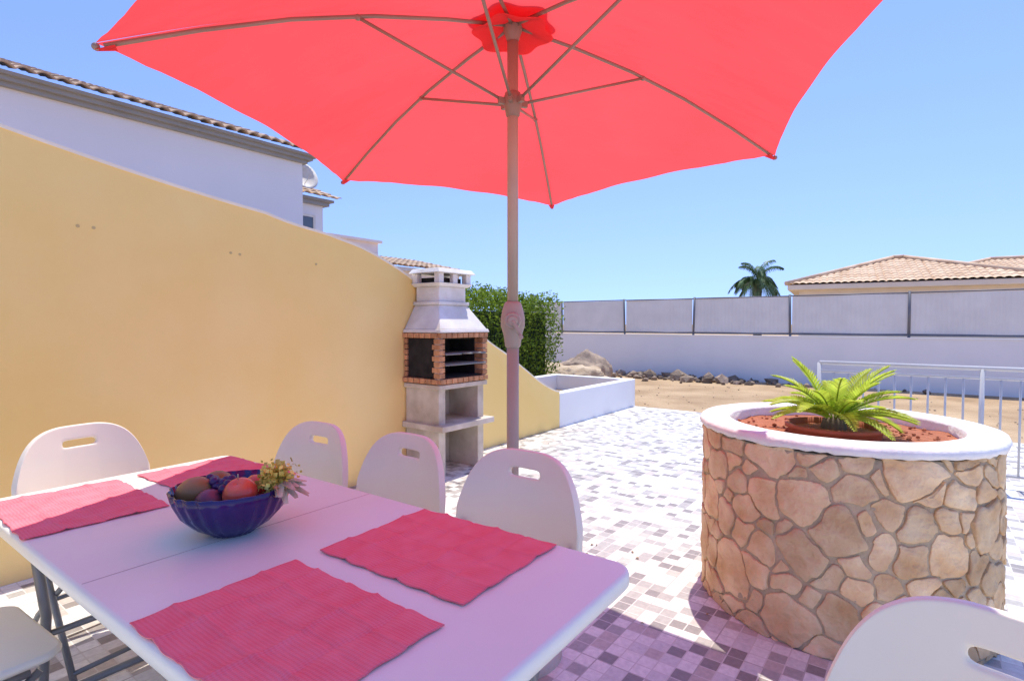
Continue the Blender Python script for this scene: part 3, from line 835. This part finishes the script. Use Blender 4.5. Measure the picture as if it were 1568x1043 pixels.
# ------------------------------------------------------------------ chairs
ZT=.875
def make_chair(px,py,face, name='folding_chair'):
    e=empty(name,(px,py,0),face-pi/2)
    m=MB()
    Xs=[-1,-.97,-.88,-.72,-.5,-.29,-.26,-.13,0,.13,.26,.29,.5,.72,.88,.97,1]
    Rs=[0,.04,.12,.3,.5,.68,.73,.755,.83,.855,.93,.98,1]
    hw=.245; h=.36; zb_=ZT-h
    def bp(X,r_):
        top=h*(1-(.98*abs(X))**4.2)**(1/2.5)
        top=max(top,h*.40)
        z=r_*top
        z+= (1-r_)*.045*abs(X)**6
        fr_=z/h
        x=X*hw*(1-.05*fr_**2)
        y=-.045*fr_+.055*(abs(X)**2)
        return (x,y-.02,zb_+z)
    idx={}
    for i,X in enumerate(Xs):
        for j,r_ in enumerate(Rs):
            idx[i,j]=len(m.v); m.v.append(bp(X,r_))
    for i in range(len(Xs)-1):
        for j in range(len(Rs)-1):
            if Xs[i]>=-.27 and Xs[i+1]<=.27 and Rs[j]>=.75 and Rs[j+1]<=.84: continue
            m.face((idx[i,j],idx[i+1,j],idx[i+1,j+1],idx[i,j+1]),0,True)
    ob=m.obj('backrest',[M_plastic],parent=e)
    md=ob.modifiers.new('s','SOLIDIFY'); md.thickness=.024; md.offset=0
    md=ob.modifiers.new('ss','SUBSURF'); md.levels=2; md.render_levels=2
    m=MB(); rounded_slab(m,-.215,.215,.04,.44,.425,.452,.06,.010); 
    ob=m.obj('seat',[M_plastic],parent=e)
    m=MB()
    for s in (-1,1):
        x=s*.222
        m.path([(x*.93,.035,ZT-.25),(x*.95,.055,ZT-.30),(x,.10,.52),(x,.20,.42),(x,.42,.02)],.011)
        m.path([(x*.93,.38,.415),(x*.93,.10,.20),(x*.93,-.06,.02)],.010)
        m.cyl((x*.93,.36,.418),(x*.93,.08,.418),.009)
        m.lathe([(.015,0),(.015,.03),(.001,.035)],10,(x,.425,0),1); m.lathe([(.014,0),(.014,.03),(.001,.035)],10,(x*.93,-.066,0),1)
    m.cyl((-.222,.395,.07),(.222,.395,.07),.009); m.cyl((-.206,-.04,.045),(.206,-.04,.045),.009)
    m.cyl((-.206,.15,.255),(.206,.15,.255),.008)
    m.obj('frame',[M_steel,M_dark],parent=e)
    return e
def chair_tbl(x,y,localface,jit=0):
    p=tp(x,y); make_chair(p.x,p.y,TR+localface+jit)
chair_tbl(.53,-.265,pi/2,.02)
chair_tbl(1.05,-.235,pi/2,-.04)
chair_tbl(1.54,-.18,pi/2,.03)
make_chair(-1.78,2.28,atan2(-dvec.y,-dvec.x)+.12)
chair_tbl(1.47,TW+.37,-pi/2,.05)
make_chair(.69,.745,atan2(-.6,-.8))

# ------------------------------------------------------------------ light, sky, camera
sv=Vector((.32,.60,2.08)).normalized()
el=math.asin(sv.z); az=atan2(sv.x,sv.y)
sd=bpy.data.lights.new('sun','SUN'); sd.energy=5.0; sd.angle=radians(.5); sd.color=(1,.955,.85)
so=bpy.data.objects.new('sun',sd); scene.collection.objects.link(so); so.rotation_euler=sv.to_track_quat('Z','Y').to_euler(); so.location=(5,8,20)
wd=bpy.data.worlds.new('World'); scene.world=wd; wd.use_nodes=True
N=wd.node_tree.nodes; L=wd.node_tree.links; bg=N['Background']
sk=N.new('ShaderNodeTexSky'); sk.sky_type='NISHITA'; sk.sun_disc=False; sk.sun_elevation=el; sk.sun_rotation=az
sk.air_density=1.2; sk.dust_density=0.0; sk.ozone_density=2.5; sk.altitude=0
tc=N.new('ShaderNodeTexCoord'); sx=N.new('ShaderNodeSeparateXYZ'); L.new(tc.outputs['Generated'],sx.inputs[0])
mr=N.new('ShaderNodeMapRange'); mr.inputs['From Min'].default_value=0; mr.inputs['From Max'].default_value=1; mr.inputs['To Min'].default_value=.18; mr.inputs['To Max'].default_value=1.0
L.new(sx.outputs['Z'],mr.inputs['Value'])
cx=N.new('ShaderNodeCombineXYZ'); L.new(sx.outputs['X'],cx.inputs['X']); L.new(sx.outputs['Y'],cx.inputs['Y']); L.new(mr.outputs[0],cx.inputs['Z'])
nm=N.new('ShaderNodeVectorMath'); nm.operation='NORMALIZE'; L.new(cx.outputs[0],nm.inputs[0]); L.new(nm.outputs[0],sk.inputs['Vector'])
tn=N.new('ShaderNodeVectorMath'); tn.operation='MULTIPLY'; tn.inputs[1].default_value=(1.22,1.20,1.68)
L.new(sk.outputs[0],tn.inputs[0]); L.new(tn.outputs[0],bg.inputs['Color']); bg.inputs['Strength'].default_value=.15
cd=bpy.data.cameras.new('camera'); co=bpy.data.objects.new('camera',cd); scene.collection.objects.link(co)
cd.sensor_width=36; cd.lens=36*843/1568; cd.clip_end=2000; cd.clip_start=.05
co.location=(0,0,1.3); co.rotation_euler=(radians(90-1.77),0,0)
scene.camera=co
